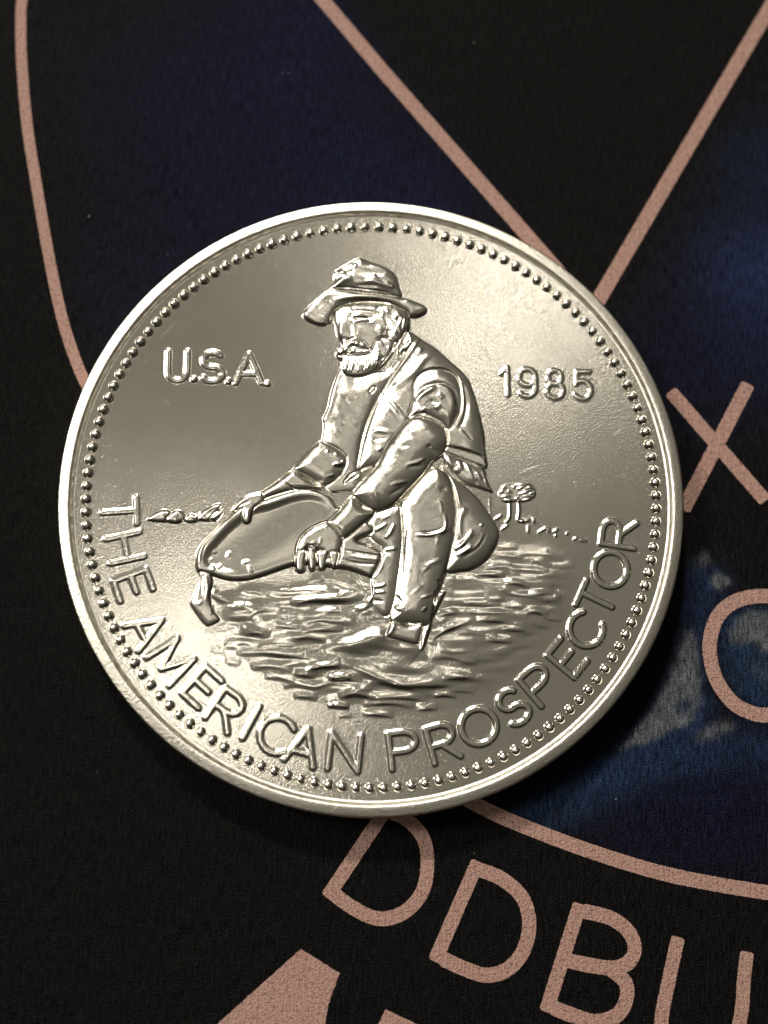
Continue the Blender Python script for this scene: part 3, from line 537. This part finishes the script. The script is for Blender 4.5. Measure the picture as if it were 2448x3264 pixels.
# ---- lettering
def arc(cx, cy, rx, ry, a0, a1, n=18):
    a = np.radians(np.linspace(a0, a1, n)); return np.stack([cx+rx*np.cos(a), cy+ry*np.sin(a)], -1)
A_ = lambda *p: np.array(p, float)
J = lambda *p: np.concatenate(p)
GL = {
 'A': (.82, [A_((0, 0), (.41, 1), (.82, 0)), A_((.15, .32), (.67, .32))]),
 'C': (.86, [arc(.48, .5, .48, .5, 42, 318)]),
 'E': (.58, [A_((.58, 1), (0, 1), (0, 0), (.58, 0)), A_((0, .52), (.5, .52))]),
 'H': (.70, [A_((0, 0), (0, 1)), A_((.7, 0), (.7, 1)), A_((0, .52), (.7, .52))]),
 'I': (0, [A_((0, 0), (0, 1))]),
 'M': (.95, [A_((0, 0), (.12, 1), (.475, .12), (.83, 1), (.95, 0))]),
 'N': (.72, [A_((0, 0), (0, 1), (.72, 0), (.72, 1))]),
 'O': (.96, [arc(.48, .5, .48, .5, 0, 360, 32)]),
 'P': (.58, [J(A_((0, 0), (0, 1)), arc(.3, .73, .28, .27, 90, -90), A_((0, .46)))]),
 'R': (.62, [J(A_((0, 0), (0, 1)), arc(.3, .73, .28, .27, 90, -90), A_((0, .46))), A_((.27, .46), (.62, 0))]),
 'S': (.60, [J(arc(.3, .74, .27, .26, 35, 270), arc(.3, .25, .30, .25, 90, -150))]),
 'T': (.72, [A_((0, 1), (.72, 1)), A_((.36, 1), (.36, 0))]),
 'U': (.64, [J(A_((0, 1)), arc(.32, .32, .32, .32, 180, 360), A_((.64, 1)))]),
 '.': (0, [A_((0, 0), (0, .01))]),
 '1': (.22, [A_((0, .78), (.22, 1), (.22, 0))]),
 '9': (.58, [arc(.29, .70, .29, .30, 0, 360, 26), J(A_((.58, .7)), arc(.27, .33, .31, .33, 5, -140))]),
 '8': (.58, [arc(.29, .75, .24, .25, 0, 360, 24), arc(.29, .26, .29, .27, 0, 360, 26)]),
 '5': (.58, [J(A_((.54, 1), (.1, 1), (.06, .55)), arc(.27, .33, .31, .33, 125, -150))]),
}
NAMES = {'.': 'full_stop', '1': 'digit_one', '9': 'digit_nine', '8': 'digit_eight', '5': 'digit_five'}
def glyph(ch, centre, up, cap, hw, hgt):
    up = np.asarray(up)/np.linalg.norm(up); rt = np.array([up[1], -up[0]])
    wd, st = GL[ch]; lab = part(NAMES.get(ch, 'letter_'+ch.lower()))
    sx_ = {'P': 1.33, 'R': 1.25, 'O': 1.08, 'N': 1.2, 'S': 1.15, 'E': 1.08, 'T': 1.08, 'M': 1.1, 'H': 1.06, 'A': 1.04, 'C': 1.06}.get(ch, 1)
    wd *= sx_; st = [q*(sx_, 1) for q in st]
    off = np.array([wd/2, .5 if ch != '.' else 0])
    ds = None; allp = []
    for s in st:
        q = (s-off)*cap; allp.append(centre+q[:, :1]*rt+q[:, 1:]*up)
    ap = np.concatenate(allp); sl = window(ap, hw+.15); X, Y = GX[sl], GY[sl]
    d = np.min([seg_dist(p, X, Y) for p in allp], axis=0)
    a = hgt*sm((hw-d)/.15+.25)
    m = d < hw+.05
    H[sl][m] = np.maximum(H[sl][m], a[m]); LAB[sl][m] = lab
LEG = [('T', 382, 1631), ('H', 399, 1746), ('E', 425, 1865), ('A', 468, 2006), ('M', 548, 2104), ('E', 644, 2190), ('R', 722, 2264), ('I', 800, 2303), ('C', 879, 2342), ('A', 967, 2378), ('N', 1098, 2397),
       ('P', 1286, 2390), ('R', 1412, 2367), ('O', 1526, 2316), ('S', 1637, 2254), ('P', 1720, 2181), ('E', 1808, 2098), ('C', 1866, 2010), ('T', 1901, 1912), ('O', 1946, 1815), ('R', 1972, 1700)]
for ch, x, y in LEG:
    c = ray([(x, y)], TOP)[0]; glyph(ch, c, -c, 2.08, .21, .08)
def c1(x, y): return ray([(150+x/1.508, 600+y/1.508)], TOP)[0]
def c2(x, y): return ray([(1150+x/1.508, 600+y/1.508)], TOP)[0]
upU = c1(628, 775)-c1(623, 935)
for ch, x, y, cap in (('U', 628, 855, 1.90), ('S', 795, 860, 1.90), ('A', 970, 868, 1.90)): glyph(ch, c1(x, y), upU, cap, .20, .085)
for x, y in ((706, 920), (873, 930), (1060, 942)): glyph('.', c1(x, y), upU, 1.9, .21, .12)
for ch, x, y in (('1', 690, 928), ('9', 800, 935), ('8', 932, 942), ('5', 1066, 948)): glyph(ch, c2(x, y), upU, 1.82, .175, .068)
# handling marks on the field
for q, h in (([(505, 1081), (561, 1026)], .02), ([(1560, 1330), (1572, 1308)], .02), ([(520, 1275), (545, 1302)], -.015), ([(700, 1180), (790, 1060)], -.006), ([(1380, 760), (1420, 800)], -.006), ([(1650, 1500), (1750, 1470)], -.006)): ridge(q, 2.2, h, curved=False)
for _ in range(60):
    a = rng.uniform(0, 2*math.pi); r = rng.uniform(3, 17); x = 1185+51*r*math.cos(a); y = 1620-51*r*math.sin(a)
    ridge([(x, y), (x+rng.uniform(-4, 4), y+rng.uniform(-4, 4))], rng.uniform(2, 3.2), rng.uniform(-.012, .02), curved=False)

for _ in range(26):
    a = rng.uniform(0, 2*math.pi); r = rng.uniform(4, 16); x = 1185+51*r*math.cos(a); y = 1620-51*r*math.sin(a); b_ = rng.uniform(0, math.pi); L_ = rng.uniform(20, 120)
    ridge([(x, y), (x+L_*math.cos(b_), y+L_*math.sin(b_))], 1.8, rng.choice((-1, 1))*rng.uniform(.0015, .004), curved=False, only=[0, WATER])
# field: very slightly dished toward the rim
RR = np.hypot(GX, GY)
H += .035*sm((RR-15.5)/3.1)
H = gblur(H, .85)+.00055*noise(1.0)          # die-blast grain

# ---- cut the height map into parts
COIN = bpy.data.objects.new('coin', None); col.objects.link(COIN); COIN.empty_display_size = .01
COIN['label'] = 'satin silver collector coin with a gold-panning prospector in relief and 1985'; COIN['category'] = 'coin'
dHy, dHx = np.gradient(H, CELL)
NOR = np.stack([-dHx, -dHy, np.ones_like(H)], -1); NOR /= np.linalg.norm(NOR, axis=-1)[..., None]
VERT = np.stack([GX, GY, H+TOP], -1)*MM
idx = np.arange(NG*NG).reshape(NG, NG)
Q = np.stack([idx[:-1, :-1], idx[:-1, 1:], idx[1:, 1:], idx[1:, :-1]], -1).reshape(-1, 4)
RIN = 18.50
ok = (RR.ravel()[Q] < RIN).all(1)
ql = LAB.ravel()[Q].max(1)
VF, NF = VERT.reshape(-1, 3), NOR.reshape(-1, 3)
order = np.argsort(ql[ok], kind='stable'); Qs = Q[ok][order]; Ls = ql[ok][order]
bounds = np.searchsorted(Ls, np.arange(len(PARTS)+1))
OBJ = {}
for i, (name, par) in enumerate(PARTS):
    f = Qs[bounds[i]:bounds[i+1]]
    if len(f) == 0:
        continue
    u, inv = np.unique(f, return_inverse=True)
    OBJ[i] = make_obj(name, VF[u], inv.reshape(-1, 4), M_FIELD if i == 0 or name.startswith(('water', 'ripple')) or name == 'boot' or name.startswith(('letter_', 'digit_', 'full_')) else M_PAN if name == 'pan_floor' else M_RELIEF, None, True, NF[u])
if MAN not in OBJ:
    e = bpy.data.objects.new('prospector', None); col.objects.link(e); OBJ[MAN] = e
if TREE not in OBJ:
    e = bpy.data.objects.new('oak_tree', None); col.objects.link(e); OBJ[TREE] = e
for i, o in OBJ.items():
    par = PARTS[i][1]; o.parent = OBJ[par] if par in OBJ else COIN
OBJ[MAN]['label'] = 'bearded man in hat and vest squatting over a gold pan'

# ---- rim, edge and back as one turned blank with fine reeding
def lathe(name, prof, n, mat, jitter=None):
    V = []; a = np.linspace(0, 2*math.pi, n, endpoint=False)
    for j, (r, z) in enumerate(prof):
        rr = np.full(n, r) if jitter is None else jitter(j, r, a); V.append(np.stack([rr*np.cos(a), rr*np.sin(a), np.full(n, z)], -1))
    V = np.concatenate(V)*MM; i = np.arange(len(prof)*n).reshape(len(prof), n)
    F = np.stack([i[:-1], np.roll(i, -1, 1)[:-1], np.roll(i, -1, 1)[1:], i[1:]], -1).reshape(-1, 4)
    return make_obj(name, V, F, mat, COIN)
zf = TOP+.035
lathe('rim', [(RIN-.05, zf-.012), (18.52, zf+.002), (18.58, zf+.02), (18.62, zf+.07), (18.68, zf+.19), (18.73, zf+.26), (18.78, zf+.295), (18.82, zf+.306), (18.88, zf+.312), (19.05, zf+.293), (19.22, zf+.273), (19.34, zf+.258), (19.40, zf+.24), (19.445, zf+.19), (19.46, zf+.12)], 720, M_RIM)
def reed(j, r, a): return r-(.035*(np.mod(np.arange(len(a)), 4) < 2) if 0 < j < 5 else 0)
lathe('reeded_edge', [(19.46, zf+.12), (19.48, zf+.06), (19.5, zf-.05), (19.5, .35), (19.48, .22), (19.4, .10), (19.2, .045), (18.8, .04), (18.6, .2), (.01, .2)], 880, M_RIM, reed)

# ---- ring of beads
rb = 17.78; bw = .335
pr = [(bw*math.cos(math.radians(t)), .30*math.sin(math.radians(t))) for t in (0, 12, 25, 38, 50, 62, 74, 83)]
n = 22; V = []; F = []
pr = [(bw*1.05, -.02)]+[(r, z) for r, z in pr]
for r, z in pr:
    for k in range(n): V.append((r*math.cos(2*math.pi*k/n), r*math.sin(2*math.pi*k/n), z))
for j in range(len(pr)-1):
    for k in range(n): F.append((j*n+k, j*n+(k+1) % n, (j+1)*n+(k+1) % n, (j+1)*n+k))
V.append((0, 0, .302)); F += [((len(pr)-1)*n+k, (len(pr)-1)*n+(k+1) % n, len(V)-1) for k in range(n)]
bead = None; th = 0.0; angs = []
while th < 2*math.pi-.02:
    angs.append(th); dg = abs(math.degrees(th)-92); th += (.825+.085*math.exp(-(dg/16)**2))/rb
sc_ = 2*math.pi/th
for t in angs:
    t *= sc_
    if bead is None: o = bead = make_obj('bead', np.array(V)*MM, F, M_BEAD, COIN)
    else: o = bead.copy(); col.objects.link(o); o.parent = COIN
    o.location = (rb*math.cos(t)*MM, rb*math.sin(t)*MM, (TOP+.033)*MM); o.rotation_euler = (0, 0, t)
    s = 1+rng.normal(0, .03); o.scale = (s, s, s)
print('beads', len(angs), 'parts', len(OBJ))

# ---- lint on the board
V, F = [], []
for _ in range(20):
    x, y = rng.uniform(-25, 25), rng.uniform(-32, 34)
    if math.hypot(x, y) < 20.2: continue
    r = abs(rng.normal(.02, .015))+.014; a = rng.uniform(0, 6.28); o = len(V); st = rng.uniform(1, 2.6)
    for k in range(6):
        u = r*st*math.cos(k*1.047); v = r*math.sin(k*1.047)*rng.uniform(.6, 1); V.append((x+u*math.cos(a)-v*math.sin(a), y+u*math.sin(a)+v*math.cos(a), .03+rng.uniform(0, .01)))
    V.append((x, y, .03+r*.9)); F += [(o+k, o+(k+1) % 6, o+6) for k in range(6)]
m, n_, l_, b_ = new_mat('pale_lint'); tn = N(n_, 'ShaderNodeTexNoise'); tn.inputs['Scale'].default_value = 3000
cr = N(n_, 'ShaderNodeValToRGB'); cr.color_ramp.elements[0].color = (.10, .10, .11, 1); cr.color_ramp.elements[1].color = (.35, .34, .33, 1)
l_.new(tn.outputs[0], cr.inputs[0]); l_.new(cr.outputs[0], b_.inputs['Base Color']); b_.inputs['Roughness'].default_value = .9
o = make_obj('dust', np.array(V)*MM, F, m); o['kind'] = 'stuff'; o['label'] = 'tiny pale dust specks scattered over the dark printed board'; o['category'] = 'dust'
